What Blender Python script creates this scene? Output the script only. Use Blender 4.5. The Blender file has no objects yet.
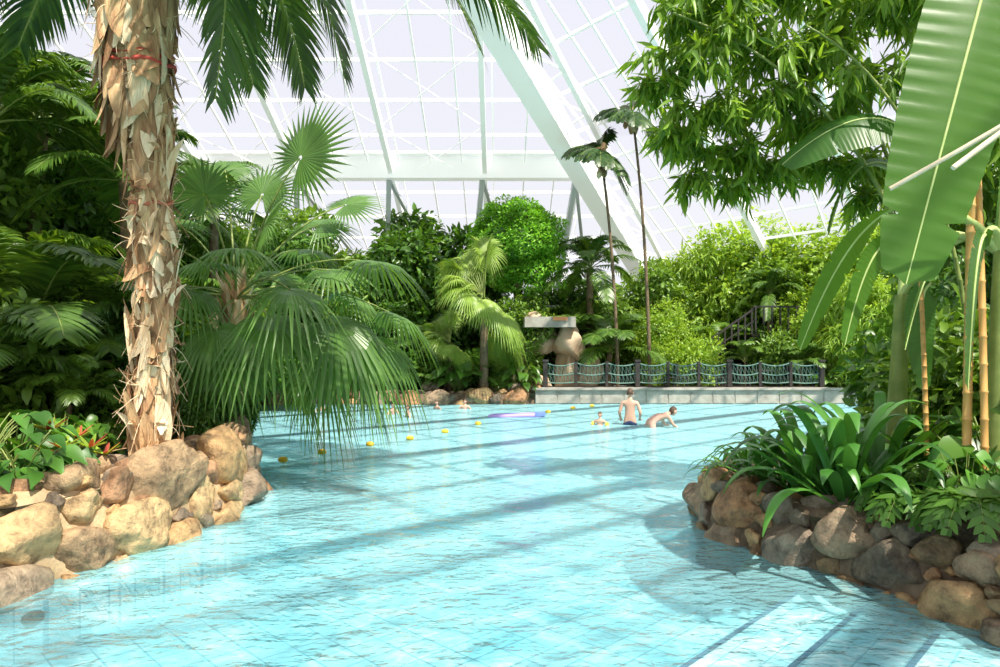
import bpy, bmesh, math, random, numpy as np
from mathutils import Vector, Matrix, noise
rng=np.random.default_rng(7); random.seed(7)
F=666.7; CH=2.0; HY=350
def W(px,py,d): return np.array([(px-500)/F*d, d, CH+(HY-py)/F*d])
def nrm(a):
    a=np.asarray(a,float); return a/(np.linalg.norm(a,axis=-1,keepdims=True)+1e-9)
UP=np.array([0,0,1.0])
scene=bpy.context.scene
try:
    scene.view_settings.view_transform='Standard'
except Exception: pass

# ------------------------------------------------ materials
def newmat(name):
    m=bpy.data.materials.new(name); m.use_nodes=True
    nt=m.node_tree; nt.nodes.clear()
    out=nt.nodes.new('ShaderNodeOutputMaterial')
    return m,nt,out
def N(nt,t,**kw):
    n=nt.nodes.new(t)
    for k,v in kw.items(): setattr(n,k,v)
    return n
def ramp(nt,cols,pos=None):
    r=nt.nodes.new('ShaderNodeValToRGB'); e=r.color_ramp.elements
    while len(e)<len(cols): e.new(0.5)
    for i,c in enumerate(cols):
        e[i].position=pos[i] if pos else i/(len(cols)-1)
        e[i].color=(*c,1)
    return r
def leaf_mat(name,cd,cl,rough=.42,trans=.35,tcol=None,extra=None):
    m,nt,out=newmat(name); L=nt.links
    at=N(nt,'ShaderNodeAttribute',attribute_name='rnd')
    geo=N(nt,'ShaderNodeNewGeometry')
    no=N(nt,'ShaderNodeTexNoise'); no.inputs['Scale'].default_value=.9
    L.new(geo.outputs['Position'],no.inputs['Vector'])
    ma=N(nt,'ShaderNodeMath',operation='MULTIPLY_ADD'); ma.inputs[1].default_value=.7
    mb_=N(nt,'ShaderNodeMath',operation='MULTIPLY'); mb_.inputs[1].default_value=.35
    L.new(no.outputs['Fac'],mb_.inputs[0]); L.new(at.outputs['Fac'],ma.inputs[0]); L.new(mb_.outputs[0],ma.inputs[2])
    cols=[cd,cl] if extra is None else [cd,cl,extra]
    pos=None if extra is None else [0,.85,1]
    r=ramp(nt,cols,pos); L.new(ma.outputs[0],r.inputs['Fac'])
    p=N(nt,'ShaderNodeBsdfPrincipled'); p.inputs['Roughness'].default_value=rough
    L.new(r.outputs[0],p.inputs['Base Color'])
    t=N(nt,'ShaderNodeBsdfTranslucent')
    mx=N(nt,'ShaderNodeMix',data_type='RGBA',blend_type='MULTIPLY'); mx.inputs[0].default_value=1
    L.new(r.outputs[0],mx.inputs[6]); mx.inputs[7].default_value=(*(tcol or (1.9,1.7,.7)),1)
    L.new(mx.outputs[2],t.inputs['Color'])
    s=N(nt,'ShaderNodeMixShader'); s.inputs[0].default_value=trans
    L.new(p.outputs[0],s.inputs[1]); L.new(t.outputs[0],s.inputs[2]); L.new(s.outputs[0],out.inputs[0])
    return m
def mat(name,cols,scale=4,rough=.7,bump=.0,bscale=20,metal=0,attr=0.0,detail=4,stretch=None,emit=0,dist=.03):
    m,nt,out=newmat(name); L=nt.links
    tc=N(nt,'ShaderNodeNewGeometry'); src=tc.outputs['Position']
    if stretch:
        mp=N(nt,'ShaderNodeMapping'); mp.inputs['Scale'].default_value=stretch
        L.new(src,mp.inputs[0]); src=mp.outputs[0]
    no=N(nt,'ShaderNodeTexNoise'); no.inputs['Scale'].default_value=scale; no.inputs['Detail'].default_value=detail
    L.new(src,no.inputs['Vector'])
    f=no.outputs['Fac']
    mr=N(nt,'ShaderNodeMapRange'); mr.inputs[1].default_value=.28; mr.inputs[2].default_value=.72
    L.new(f,mr.inputs[0]); f=mr.outputs[0]
    if attr>0:
        at=N(nt,'ShaderNodeAttribute',attribute_name='rnd')
        mx=N(nt,'ShaderNodeMix'); mx.inputs[0].default_value=attr
        L.new(f,mx.inputs[2]); L.new(at.outputs['Fac'],mx.inputs[3]); f=mx.outputs[0]
    r=ramp(nt,cols); L.new(f,r.inputs[0])
    p=N(nt,'ShaderNodeBsdfPrincipled'); p.inputs['Roughness'].default_value=rough; p.inputs['Metallic'].default_value=metal
    L.new(r.outputs[0],p.inputs['Base Color'])
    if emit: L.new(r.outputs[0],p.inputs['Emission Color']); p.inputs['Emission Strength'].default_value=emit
    if bump>0:
        n2=N(nt,'ShaderNodeTexNoise'); n2.inputs['Scale'].default_value=bscale; n2.inputs['Detail'].default_value=6
        L.new(src,n2.inputs['Vector'])
        b=N(nt,'ShaderNodeBump'); b.inputs['Strength'].default_value=bump; b.inputs['Distance'].default_value=dist
        L.new(n2.outputs['Fac'],b.inputs['Height']); L.new(b.outputs[0],p.inputs['Normal'])
    L.new(p.outputs[0],out.inputs[0])
    return m
def rock_mat(name,cols):
    m,nt,out=newmat(name); L=nt.links
    g=N(nt,'ShaderNodeNewGeometry'); at=N(nt,'ShaderNodeAttribute',attribute_name='rnd')
    r=ramp(nt,cols); r.color_ramp.interpolation='CONSTANT'
    L.new(at.outputs['Fac'],r.inputs[0])
    n1=N(nt,'ShaderNodeTexNoise'); n1.inputs['Scale'].default_value=5; n1.inputs['Detail'].default_value=9; n1.inputs['Roughness'].default_value=.7
    L.new(g.outputs['Position'],n1.inputs[0])
    r2=ramp(nt,[(.22,.19,.16),(.88,.82,.76),(1.4,1.32,1.2)],[.34,.5,.66]); L.new(n1.outputs['Fac'],r2.inputs[0])
    mx=N(nt,'ShaderNodeMix',data_type='RGBA',blend_type='MULTIPLY'); mx.inputs[0].default_value=.9
    L.new(r.outputs[0],mx.inputs[6]); L.new(r2.outputs[0],mx.inputs[7])
    p=N(nt,'ShaderNodeBsdfPrincipled'); p.inputs['Roughness'].default_value=.6; L.new(mx.outputs[2],p.inputs['Base Color'])
    n2=N(nt,'ShaderNodeTexNoise'); n2.inputs['Scale'].default_value=11; n2.inputs['Detail'].default_value=9; n2.inputs['Roughness'].default_value=.65; L.new(g.outputs['Position'],n2.inputs[0])
    b=N(nt,'ShaderNodeBump'); b.inputs['Strength'].default_value=1; b.inputs['Distance'].default_value=.07
    L.new(n2.outputs['Fac'],b.inputs['Height']); L.new(b.outputs[0],p.inputs['Normal']); L.new(p.outputs[0],out.inputs[0])
    return m

M={}
M['pinn']=leaf_mat('palm_frond_green',(.022,.07,.012),(.15,.28,.04),.36,.32)
M['date']=leaf_mat('date_frond_green',(.012,.045,.012),(.075,.17,.03),.36,.32)
M['fan']=leaf_mat('fan_leaf_green',(.028,.09,.02),(.16,.31,.06),.36,.32,extra=(.50,.45,.14))
M['fanb']=leaf_mat('fan_leaf_bright',(.12,.24,.025),(.40,.54,.10),.4,.3)
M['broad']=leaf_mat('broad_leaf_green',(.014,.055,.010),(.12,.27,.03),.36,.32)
M['bright']=leaf_mat('bright_leaf_green',(.10,.22,.018),(.42,.60,.08),.4,.38)
M['bamboo']=leaf_mat('bamboo_leaf_green',(.05,.14,.015),(.28,.46,.05),.4,.42)
M['mid']=leaf_mat('mid_leaf_green',(.04,.11,.015),(.22,.38,.045),.4,.34)
M['topi']=leaf_mat('hedge_leaf_green',(.05,.19,.01),(.25,.55,.035),.5,.25)
M['banana']=leaf_mat('banana_leaf_green',(.035,.12,.016),(.13,.28,.035),.38,.45,tcol=(1.9,1.6,.5))
M['strap']=leaf_mat('strap_leaf_green',(.02,.10,.012),(.14,.34,.04),.42,.2)
M['lily']=leaf_mat('lily_leaf_green',(.014,.075,.012),(.10,.29,.04),.34,.2)
M['red']=leaf_mat('red_leaf',(.25,.02,.02),(.55,.12,.06),.4,.2)
M['stem']=mat('green_stem',[(.12,.19,.03),(.27,.32,.08)],6,.5)
M['rib']=mat('leaf_midrib',[(.35,.47,.14),(.5,.58,.22)],6,.5)
M['bark']=mat('bark_brown',[(.09,.06,.035),(.25,.18,.10)],8,.9,.6,30,attr=.3)
M['fib']=mat('palm_fibre_tan',[(.10,.045,.02),(.36,.19,.09),(.66,.43,.22),(.90,.74,.50),(.56,.32,.14)],9,.85,.7,40,attr=.6,stretch=(1,1,.25))
M['culm']=mat('bamboo_culm_tan',[(.42,.20,.05),(.66,.40,.12)],5,.45,attr=.4,stretch=(1,1,.3))
M['cane']=mat('pale_cane',[(.62,.50,.34),(.78,.68,.50)],6,.5)
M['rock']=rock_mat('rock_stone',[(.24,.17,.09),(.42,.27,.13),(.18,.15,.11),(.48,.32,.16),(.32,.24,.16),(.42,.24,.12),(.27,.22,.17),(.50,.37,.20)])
M['rockL']=rock_mat('rock_stone_sunlit',[(.44,.31,.18),(.56,.37,.18),(.32,.25,.18),(.66,.47,.25),(.46,.27,.15),(.60,.44,.25),(.40,.32,.23),(.55,.33,.17)])  # paler stone palette, the left bank's sunlight put into the colour
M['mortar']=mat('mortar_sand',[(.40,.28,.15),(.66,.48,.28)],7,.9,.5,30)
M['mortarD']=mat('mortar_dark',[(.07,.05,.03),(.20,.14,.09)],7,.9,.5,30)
M['soil']=mat('soil_dark',[(.03,.03,.015),(.09,.08,.04)],5,.95,.6,20)
M['white']=mat('white_steel_self_lit',[(.86,.86,.85),(.90,.90,.89)],1,.5,emit=.38)  # white paint with added emission to brighten the shaded beam undersides
M['steel']=mat('grey_steel_self_lit',[(.50,.53,.56),(.6,.63,.65)],1,.5,emit=.1)  # slight glow added to the strut paint, no lamp here
M['ledge']=mat('grey_stone_ledge',[(.28,.26,.22),(.48,.45,.39)],3,.8,.4,15)
M['tan']=mat('tan_stucco_rock',[(.38,.26,.16),(.64,.50,.35)],1.5,.85,.5,8)
M['dark']=mat('dark_wood',[(.015,.013,.012),(.04,.035,.03)],5,.7)
M['rope']=mat('teal_rope_net',[(.08,.17,.14),(.15,.26,.22)],5,.8)
M['yel']=mat('yellow_plastic',[(.90,.52,.03),(.95,.60,.05)],2,.35)
M['blue']=mat('blue_vinyl',[(.12,.20,.70),(.24,.34,.82)],2,.35)
M['pink']=mat('magenta_vinyl',[(.45,.3,.7),(.5,.35,.7)],2,.35)
M['skin']=mat('skin',[(.60,.34,.24),(.70,.43,.32)],3,.55)
M['hairb']=mat('hair_brown',[(.06,.035,.02),(.12,.07,.04)],30,.6)
M['shorts']=mat('navy_swim_shorts',[(.02,.03,.09),(.03,.05,.14)],5,.7)
M['suit']=mat('pale_swimsuit',[(.62,.36,.28),(.68,.42,.34)],5,.7)
M['eye']=mat('eye_dark',[(.02,.02,.02),(.04,.03,.03)],5,.3)
M['lip']=mat('lip',[(.5,.18,.15),(.55,.2,.17)],5,.5)
M['paving']=mat('terrace_paving',[(.38,.34,.29),(.5,.46,.4)],2,.8)
M['redcloth']=mat('red_ribbon',[(.45,.04,.03),(.55,.08,.05)],4,.7)
M['string']=mat('brown_binding',[(.45,.12,.06),(.5,.16,.08)],4,.7)
M['grass']=mat('outdoor_grass',[(.05,.10,.02),(.10,.16,.04)],.5,.9)
M['orange']=mat('terracotta',[(.55,.20,.08),(.6,.26,.1)],2,.6)

# ------------------------------------------------ mesh builder
class MB:
    def __init__(s): s.V=[];s.n=0;s.F=[];s.R=[]
    def add(s,v,f,mat=0,r=.5,smooth=True):
        v=np.asarray(v,float).reshape(-1,3); f=np.asarray(f,int)
        s.V.append(v); s.F.append((f+s.n,mat,smooth)); s.R.append(np.broadcast_to(np.asarray(r,float),(len(v),)).copy()); s.n+=len(v)
    def inst(s,tv,tf,Mx,T,mat=0,r=None,smooth=True):
        m=len(T); k=len(tv)
        V=np.einsum('mij,kj->mki',Mx,tv)+T[:,None,:]
        Fc=(tf[None,:,:]+(np.arange(m)*k)[:,None,None]).reshape(-1,tf.shape[1])
        if r is None: r=rng.random(m)
        s.add(V.reshape(-1,3),Fc,mat,np.repeat(r,k),smooth)
    def grid(s,P,mat=0,r=.5,smooth=True):
        if P.ndim==3: P=P[None]
        m,a,b,_=P.shape
        i=np.arange(a-1)[:,None]*b+np.arange(b-1)[None,:]
        q=np.stack([i,i+1,i+b+1,i+b],-1).reshape(-1,4)
        Fc=(q[None]+(np.arange(m)*a*b)[:,None,None]).reshape(-1,4)
        r=np.asarray(r,float)
        if r.ndim==1 and len(r)==m: r=np.repeat(r,a*b)
        s.add(P.reshape(-1,3),Fc,mat,r,smooth)
    def tube(s,pts,rad,sides=8,mat=0,r=.5,cap=True):
        pts=np.asarray(pts,float); n=len(pts); rad=np.broadcast_to(np.asarray(rad,float),(n,))
        T=nrm(np.gradient(pts,axis=0))
        ref=np.array([1,0,0.]) if abs(T[0][0])<.8 else np.array([0,1.,0])
        X=nrm(np.cross(T,ref)); Y=np.cross(T,X)
        a=np.linspace(0,2*np.pi,sides,endpoint=False)
        P=pts[:,None,:]+rad[:,None,None]*(np.cos(a)[None,:,None]*X[:,None,:]+np.sin(a)[None,:,None]*Y[:,None,:])
        i=np.arange(n-1)[:,None]*sides; j=np.arange(sides)[None,:]
        q=np.stack([i+j,i+(j+1)%sides,i+sides+(j+1)%sides,i+sides+j],-1).reshape(-1,4)
        s.add(P,q,mat,r)
        if cap:
            for e in (0,n-1):
                c=np.vstack([P[e],pts[e][None]])
                s.add(c,np.array([[k,(k+1)%sides,sides] for k in range(sides)]),mat,r)
    def box(s,c,size,mat=0,r=.5,rot=0):
        c=np.asarray(c,float); h=np.asarray(size,float)/2
        v=np.array([[x,y,z] for x in(-1,1) for y in(-1,1) for z in(-1,1)],float)*h
        cr,sr=math.cos(rot),math.sin(rot)
        v=np.stack([v[:,0]*cr-v[:,1]*sr,v[:,0]*sr+v[:,1]*cr,v[:,2]],-1)
        s.add(v+c,np.array([[0,1,3,2],[4,6,7,5],[0,4,5,1],[2,3,7,6],[0,2,6,4],[1,5,7,3]]),mat,r,False)
    def beam(s,p,q,w,h,mat=0,r=.5):
        p=np.asarray(p,float);q=np.asarray(q,float)
        T=nrm(q-p); ref=UP if abs(T[2])<.95 else np.array([1,0,0.])
        X=nrm(np.cross(T,ref))*w/2; Z=nrm(np.cross(X,T))*h/2
        v=np.array([e+a*X+b*Z for e in(p,q) for a in(-1,1) for b in(-1,1)])
        s.add(v,np.array([[0,1,3,2],[4,6,7,5],[0,4,5,1],[2,3,7,6],[0,2,6,4],[1,5,7,3]]),mat,r,False)
    def mesh(s,name,mats):
        V=np.vstack(s.V).astype(np.float32); me=bpy.data.meshes.new(name)
        nf=sum(len(f) for f,_,_ in s.F); nl=sum(f.size for f,_,_ in s.F)
        me.vertices.add(len(V)); me.vertices.foreach_set('co',V.ravel())
        me.loops.add(nl); me.polygons.add(nf)
        me.loops.foreach_set('vertex_index',np.concatenate([f.ravel() for f,_,_ in s.F]).astype(np.int32))
        tot=np.concatenate([np.full(len(f),f.shape[1]) for f,_,_ in s.F])
        st=np.concatenate([[0],np.cumsum(tot)[:-1]])
        me.polygons.foreach_set('loop_start',st.astype(np.int32))
        me.polygons.foreach_set('loop_total',tot.astype(np.int32))
        for m in mats: me.materials.append(m)
        me.polygons.foreach_set('material_index',np.concatenate([np.full(len(f),m) for f,m,_ in s.F]).astype(np.int32))
        me.polygons.foreach_set('use_smooth',np.concatenate([np.full(len(f),sm) for f,_,sm in s.F]))
        a=me.attributes.new('rnd','FLOAT','POINT'); a.data.foreach_set('value',np.concatenate(s.R).astype(np.float32))
        me.update(calc_edges=True); me.validate()
        return me
    def build(s,name,mats,parent=None):
        return place(s.mesh(name,mats),name,parent=parent)
def place(me,name,loc=(0,0,0),scale=(1,1,1),rot=0,parent=None):
    o=bpy.data.objects.new(name,me); scene.collection.objects.link(o)
    o.location=loc; o.scale=scale; o.rotation_euler=(0,0,rot)
    if parent: o.parent=parent
    return o
def bez(p0,p1,p2,n):
    t=np.linspace(0,1,n)[:,None]; p0,p1,p2=map(lambda a:np.asarray(a,float),(p0,p1,p2))
    return (1-t)**2*p0+2*t*(1-t)*p1+t*t*p2
def prism(name,pts,z0,z1,m,parent=None):
    me=bpy.data.meshes.new(name); n=len(pts)
    v=[(x,y,z1) for x,y in pts]+[(x,y,z0) for x,y in pts]
    f=[list(range(n)),list(range(2*n-1,n-1,-1))]+[[i,i+n,(i+1)%n+n,(i+1)%n] for i in range(n)]
    me.from_pydata(v,[],f); me.materials.append(m); me.update()
    return place(me,name,parent=parent)

# ------------------------------------------------ plant parts
def leaf_tpl(st=4,w=.25,droop=.15,fold=.12,peak=.45):
    t=np.linspace(0,1,st+1); hw=w*np.clip(np.sin(np.pi*t**(np.log(.5)/np.log(peak))),.03,1)
    P=np.zeros((st+1,3,3))
    for j,sx in enumerate((-1,0,1)):
        P[:,j,0]=sx*hw; P[:,j,1]=t; P[:,j,2]=-droop*t*t+abs(sx)*fold*hw
    i=np.arange(st)[:,None]*3+np.arange(2)[None,:]
    return P.reshape(-1,3),np.stack([i,i+1,i+4,i+3],-1).reshape(-1,4)
TP_B=leaf_tpl(3,.24,.2,.4); TP_T=leaf_tpl(2,.3,.1,.3); TP_L=leaf_tpl(3,.085,.3,.8,.35); TP_H=leaf_tpl(6,.36,.35,.3,.35)
def frames(D,Nn,size):
    Y=nrm(D); X=nrm(np.cross(Y,Nn)); Z=np.cross(X,Y)
    return np.stack([X,Y,Z],2)*np.asarray(size)[:,None,None]
def blob(mb,c,r,n,tpl,size,mat=0,inner=.55,droop=.2,rr=(0,1)):
    u=nrm(rng.normal(size=(n,3))); seed=rng.random(3)*50
    lump=np.array([noise.noise(Vector(x*1.8+seed)) for x in u])
    rad=(inner+(1-inner)*rng.random(n)**.6)*(1+.45*lump)
    P=np.asarray(c)+u*rad[:,None]*np.asarray(r)
    D=u*.7+rng.normal(size=(n,3))*.6+np.array([0,0,-droop])
    Nn=u*.5+UP*.8+rng.normal(size=(n,3))*.45
    sz=size*(.6+.7*rng.random(n))
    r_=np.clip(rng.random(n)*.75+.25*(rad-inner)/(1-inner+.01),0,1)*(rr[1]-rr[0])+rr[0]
    mb.inst(tpl[0],tpl[1],frames(D,Nn,sz),P,mat,r_)
def frond(mb,path,leaflen,n,mat=0,w=.035,sag=.35,fwd=.5,stemmat=1,stemr=.02,start=.15,vee=.25,rb=0):
    path=np.asarray(path,float); m=len(path)
    t=np.linspace(start,.995,n); idx=t*(m-1); i0=np.clip(idx.astype(int),0,m-2); fr=(idx-i0)[:,None]
    P=path[i0]*(1-fr)+path[i0+1]*fr; T=nrm(path[i0+1]-path[i0])
    S=np.cross(T,UP); bad=np.linalg.norm(S,axis=1)<.15
    S=nrm(S); 
    if bad.any():
        ref=nrm(np.cross(path[-1]-path[0],UP)+1e-3); S[bad]=ref
    Nn=np.cross(S,T)
    L=leaflen*np.clip(np.sin(np.pi*(.16+.8*(t-start)/(1-start)))**.6,.15,1)
    mb.tube(path,np.linspace(stemr,stemr*.25,m),5,stemmat,.5,False)
    for sd in (-1,1):
        f=fwd+.5*t[:,None]**2
        D=nrm(S*sd+T*f+Nn*vee+rng.normal(size=(n,3))*.07)
        Wv=nrm(T-(T*D).sum(1,keepdims=True)*D)
        s=np.array([0,.25,.55,.8,1]); hw=np.array([.45,1,.85,.5,.05])*w
        l=L*(.9+.2*rng.random(n))
        C=P[:,None,:]+D[:,None,:]*(l[:,None]*s)[:,:,None]-UP*(sag*l[:,None]*s**2)[:,:,None]
        G=np.stack([C-Wv[:,None,:]*hw[None,:,None],C+Wv[:,None,:]*hw[None,:,None]],2)
        mb.grid(G,mat,np.clip(rng.random(n)*.8+.1+rb,0,1))
def fan(mb,hub,out,nor,R,nseg=34,span=150,droop=.45,mat=0,rb=0):
    Y=nrm(out); X=nrm(np.cross(Y,nor)); Z=np.cross(X,Y)
    th=np.radians(np.linspace(-span,span,nseg)); da=(th[1]-th[0])
    s=np.array([.04,.3,.5,.72,.9,1.02]); k=np.array([.04,.3,.5,.30,.13,.015])
    d=np.cos(th)[:,None]*Y+np.sin(th)[:,None]*X; e=-np.sin(th)[:,None]*Y+np.cos(th)[:,None]*X
    lr=R*(.78+.22*np.cos(th*.8))*(.93+.12*rng.random(nseg))
    C=np.asarray(hub)+d[:,None,:]*(lr[:,None]*s)[:,:,None]
    C=C-UP*(droop*lr[:,None]*np.clip(s-.35,0,1)**1.6*(1+.4*rng.random((nseg,1))))[:,:,None]*1.3
    C=C-Z*(.12*lr[:,None]*np.abs(np.sin(th/2))[:,None]*s)[:,:,None]
    hw=lr[:,None]*k*math.tan(da/2)*1.1
    pl=Z*0.35
    G=np.stack([C-e[:,None,:]*hw[:,:,None],C+pl*hw[:,:,None],C+e[:,None,:]*hw[:,:,None]],2)
    mb.grid(G,mat,np.clip(rng.random(nseg)*.4+.1+rb+.3*rng.random(),0,1),False)
def fan_leaf(mb,c,hub,R,droop=.45,mat=0,stem=1,span=150,nor=None,lift=.25,rb=0,pr=.022):
    c=np.asarray(c,float);hub=np.asarray(hub,float)
    v=hub-c; midp=(c+hub)/2+UP*lift*np.linalg.norm(v)
    path=bez(c,midp,hub,8); mb.tube(path,np.linspace(pr,pr*.5,8),5,stem,.5,False)
    out=nrm(path[-1]-path[-2])
    if nor is None: nor=UP*1.0-out*.3+rng.normal(size=3)*.15
    fan(mb,hub,out,nor,R,38,span,droop,mat,rb)
def strip(mb,path,width,side,mat=0,r=.5,fold=.15,nx=3,prof=None,ripple=0,drop=0):
    path=np.asarray(path,float); n=len(path); t=np.linspace(0,1,n)
    if prof is None: prof=np.clip(np.sin(np.pi*(.12+.87*t))**.7,.03,1)
    T=nrm(np.gradient(path,axis=0)); S=np.asarray(side,float); S=S-(T*S).sum(1,keepdims=True)*T; S=nrm(S)
    Nn=np.cross(S,T); u=np.linspace(-1,1,nx)
    hw=width/2*prof
    edge=hw[:,None]*u[None,:]
    P=path[:,None,:]+S[:,None,:]*edge[:,:,None]+Nn[:,None,:]*(fold*np.abs(edge))[:,:,None]
    if ripple: P+=Nn[:,None,:]*(ripple*np.sin(np.arange(n)*1.9+rng.random())[:,None]*np.abs(u)[None,:])[:,:,None]
    if drop: P-=UP*(drop*hw[:,None]*np.abs(u[None,:])**1.6)[:,:,None]
    mb.grid(P,mat,r)

# ------------------------------------------------ camera, world, sun
cam=bpy.data.cameras.new('camera'); co=bpy.data.objects.new('camera',cam); scene.collection.objects.link(co)
cam.lens=24; cam.sensor_width=36; cam.shift_y=.0165; cam.clip_end=500
co.location=(0,0,CH); co.rotation_euler=(math.radians(90),0,0); scene.camera=co
w=bpy.data.worlds.new('sky'); scene.world=w; w.use_nodes=True
nt=w.node_tree; bg=nt.nodes['Background']
tc=nt.nodes.new('ShaderNodeTexCoord'); sx=nt.nodes.new('ShaderNodeSeparateXYZ'); nt.links.new(tc.outputs['Generated'],sx.inputs[0])
r=ramp(nt,[(.85,.86,.89),(.79,.80,.87),(.75,.77,.87)],[0,.35,1]); nt.links.new(sx.outputs['Z'],r.inputs[0]); nt.links.new(r.outputs[0],bg.inputs[0])
bg.inputs[1].default_value=1.10
sl=bpy.data.lights.new('sun','SUN'); so=bpy.data.objects.new('sun',sl); scene.collection.objects.link(so)
sl.energy=8.6; sl.angle=math.radians(.7); sl.color=(1,.93,.80)
so.rotation_euler=Vector((.30,-.42,.86)).to_track_quat('Z','Y').to_euler(); so.location=(5,-5,30)

# ------------------------------------------------ pool
def tile_mat(name,c1,c2,cm,sz=.25,rot=45,ms=.012):
    m,nt,out=newmat(name); L=nt.links
    g=N(nt,'ShaderNodeNewGeometry'); mp=N(nt,'ShaderNodeMapping'); mp.inputs['Rotation'].default_value=(0,0,math.radians(rot))
    L.new(g.outputs['Position'],mp.inputs[0])
    b=N(nt,'ShaderNodeTexBrick'); b.offset=0; b.inputs['Scale'].default_value=1
    b.inputs['Brick Width'].default_value=sz; b.inputs['Row Height'].default_value=sz; b.inputs['Mortar Size'].default_value=ms
    b.inputs['Color1'].default_value=(*c1,1); b.inputs['Color2'].default_value=(*c2,1); b.inputs['Mortar'].default_value=(*cm,1)
    L.new(mp.outputs[0],b.inputs[0])
    p=N(nt,'ShaderNodeBsdfPrincipled'); p.inputs['Roughness'].default_value=.4
    L.new(b.outputs[0],p.inputs['Base Color']); L.new(p.outputs[0],out.inputs[0]); return m
M['tile']=tile_mat('pool_floor_tiles',(.42,.70,.74),(.50,.76,.79),(.16,.40,.47),.30,45,.009)
M['tilew']=tile_mat('pool_step_tiles',(.70,.82,.82),(.76,.86,.86),(.35,.55,.60),.25,45,.007)
M['navy']=mat('navy_edge_tile',[(.0,.02,.10),(.005,.035,.14)],5,.3)
mb=MB(); xs=np.linspace(-16,18,2); ys=np.array([-6,2,5,9,14,18,26.])
zs=np.array([-.40,-.40,-.45,-.6,-.8,-.88,-.9])
P=np.zeros((len(ys),2,3)); P[:,:,1]=ys[:,None]; P[:,:,0]=xs; P[:,:,2]=zs[:,None]
mb.grid(P,0,.5,False); mb.build('pool_floor',[M['tile']])
d45=np.array([1,1,0])/math.sqrt(2); n45=np.array([1,-1,0])/math.sqrt(2)
mb=MB(); base=np.array([1.13,4.2,0.])
for k,(off,z) in enumerate([(-.22,-.20),(.368,-.13),(.969,-.06)]):
    c=base+n45*off; p0=c-d45*4; p1=c+d45*3.3; far=n45*(4-off)
    v=[p0+UP*z,p1+UP*z,p1+far+UP*z,p0+far+UP*z]; v+= [q-UP*.42 for q in v]
    mb.add(v,np.array([[0,1,2,3],[0,4,5,1],[1,5,6,2],[2,6,7,3],[3,7,4,0]]),0,.5,False)
    e=n45*.045
    v=[p0+UP*(z+.004),p1+UP*(z+.004),p1+e+UP*(z+.004),p0+e+UP*(z+.004)]
    mb.add(v,np.array([[0,1,2,3]]),1,.5,False)
mb.build('pool_steps',[M['tilew'],M['navy']])
m,nt,out=newmat('pool_water'); L=nt.links
g=N(nt,'ShaderNodeNewGeometry')
mp=N(nt,'ShaderNodeMapping'); mp.inputs['Scale'].default_value=(1,1.5,1); L.new(g.outputs['Position'],mp.inputs[0])
n1=N(nt,'ShaderNodeTexNoise'); n1.inputs['Scale'].default_value=2.6; n1.inputs['Detail'].default_value=3; n1.inputs['Distortion'].default_value=.6
L.new(mp.outputs[0],n1.inputs[0])
n2=N(nt,'ShaderNodeTexNoise'); n2.inputs['Scale'].default_value=8; n2.inputs['Detail'].default_value=2; L.new(mp.outputs[0],n2.inputs[0])
ad=N(nt,'ShaderNodeMath',operation='MULTIPLY_ADD'); ad.inputs[1].default_value=.35; L.new(n2.outputs[0],ad.inputs[0]); L.new(n1.outputs[0],ad.inputs[2])
bp=N(nt,'ShaderNodeBump'); bp.inputs['Strength'].default_value=.8; bp.inputs['Distance'].default_value=.13; L.new(ad.outputs[0],bp.inputs['Height'])
# caustic light imitated by a voronoi pattern in the transparent colour
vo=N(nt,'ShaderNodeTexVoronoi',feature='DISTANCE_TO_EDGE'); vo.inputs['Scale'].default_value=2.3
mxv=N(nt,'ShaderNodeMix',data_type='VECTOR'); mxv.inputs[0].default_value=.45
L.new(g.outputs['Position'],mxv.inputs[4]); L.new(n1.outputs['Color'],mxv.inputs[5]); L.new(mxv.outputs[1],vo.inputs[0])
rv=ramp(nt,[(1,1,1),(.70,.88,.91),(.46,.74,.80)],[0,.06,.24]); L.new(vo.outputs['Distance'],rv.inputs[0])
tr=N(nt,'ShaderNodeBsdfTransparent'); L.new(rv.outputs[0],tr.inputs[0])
df=N(nt,'ShaderNodeBsdfDiffuse'); df.inputs[0].default_value=(.30,.63,.70,1); L.new(bp.outputs[0],df.inputs['Normal'])
lw=N(nt,'ShaderNodeLayerWeight'); lw.inputs['Blend'].default_value=.5
ml=N(nt,'ShaderNodeMapRange'); ml.inputs[1].default_value=.5; ml.inputs[2].default_value=.93; ml.inputs[3].default_value=.08; ml.inputs[4].default_value=.82
L.new(lw.outputs['Facing'],ml.inputs[0])
m1=N(nt,'ShaderNodeMixShader'); L.new(ml.outputs[0],m1.inputs[0]); L.new(tr.outputs[0],m1.inputs[1]); L.new(df.outputs[0],m1.inputs[2])
gl=N(nt,'ShaderNodeBsdfGlossy'); gl.inputs['Roughness'].default_value=.05; L.new(bp.outputs[0],gl.inputs['Normal'])
fr=N(nt,'ShaderNodeFresnel'); fr.inputs[0].default_value=1.33; L.new(bp.outputs[0],fr.inputs['Normal'])
fm=N(nt,'ShaderNodeMath',operation='MULTIPLY'); fm.inputs[1].default_value=.75; L.new(fr.outputs[0],fm.inputs[0])
m2=N(nt,'ShaderNodeMixShader'); L.new(fm.outputs[0],m2.inputs[0]); L.new(m1.outputs[0],m2.inputs[1]); L.new(gl.outputs[0],m2.inputs[2])
L.new(m2.outputs[0],out.inputs[0]); M['water']=m
mb=MB(); mb.add([(-16,-6,0),(18,-6,0),(18,25.2,0),(-16,25.2,0)],np.array([[0,1,2,3]]),0,.5,False); mb.build('pool_water',[m])

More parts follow.
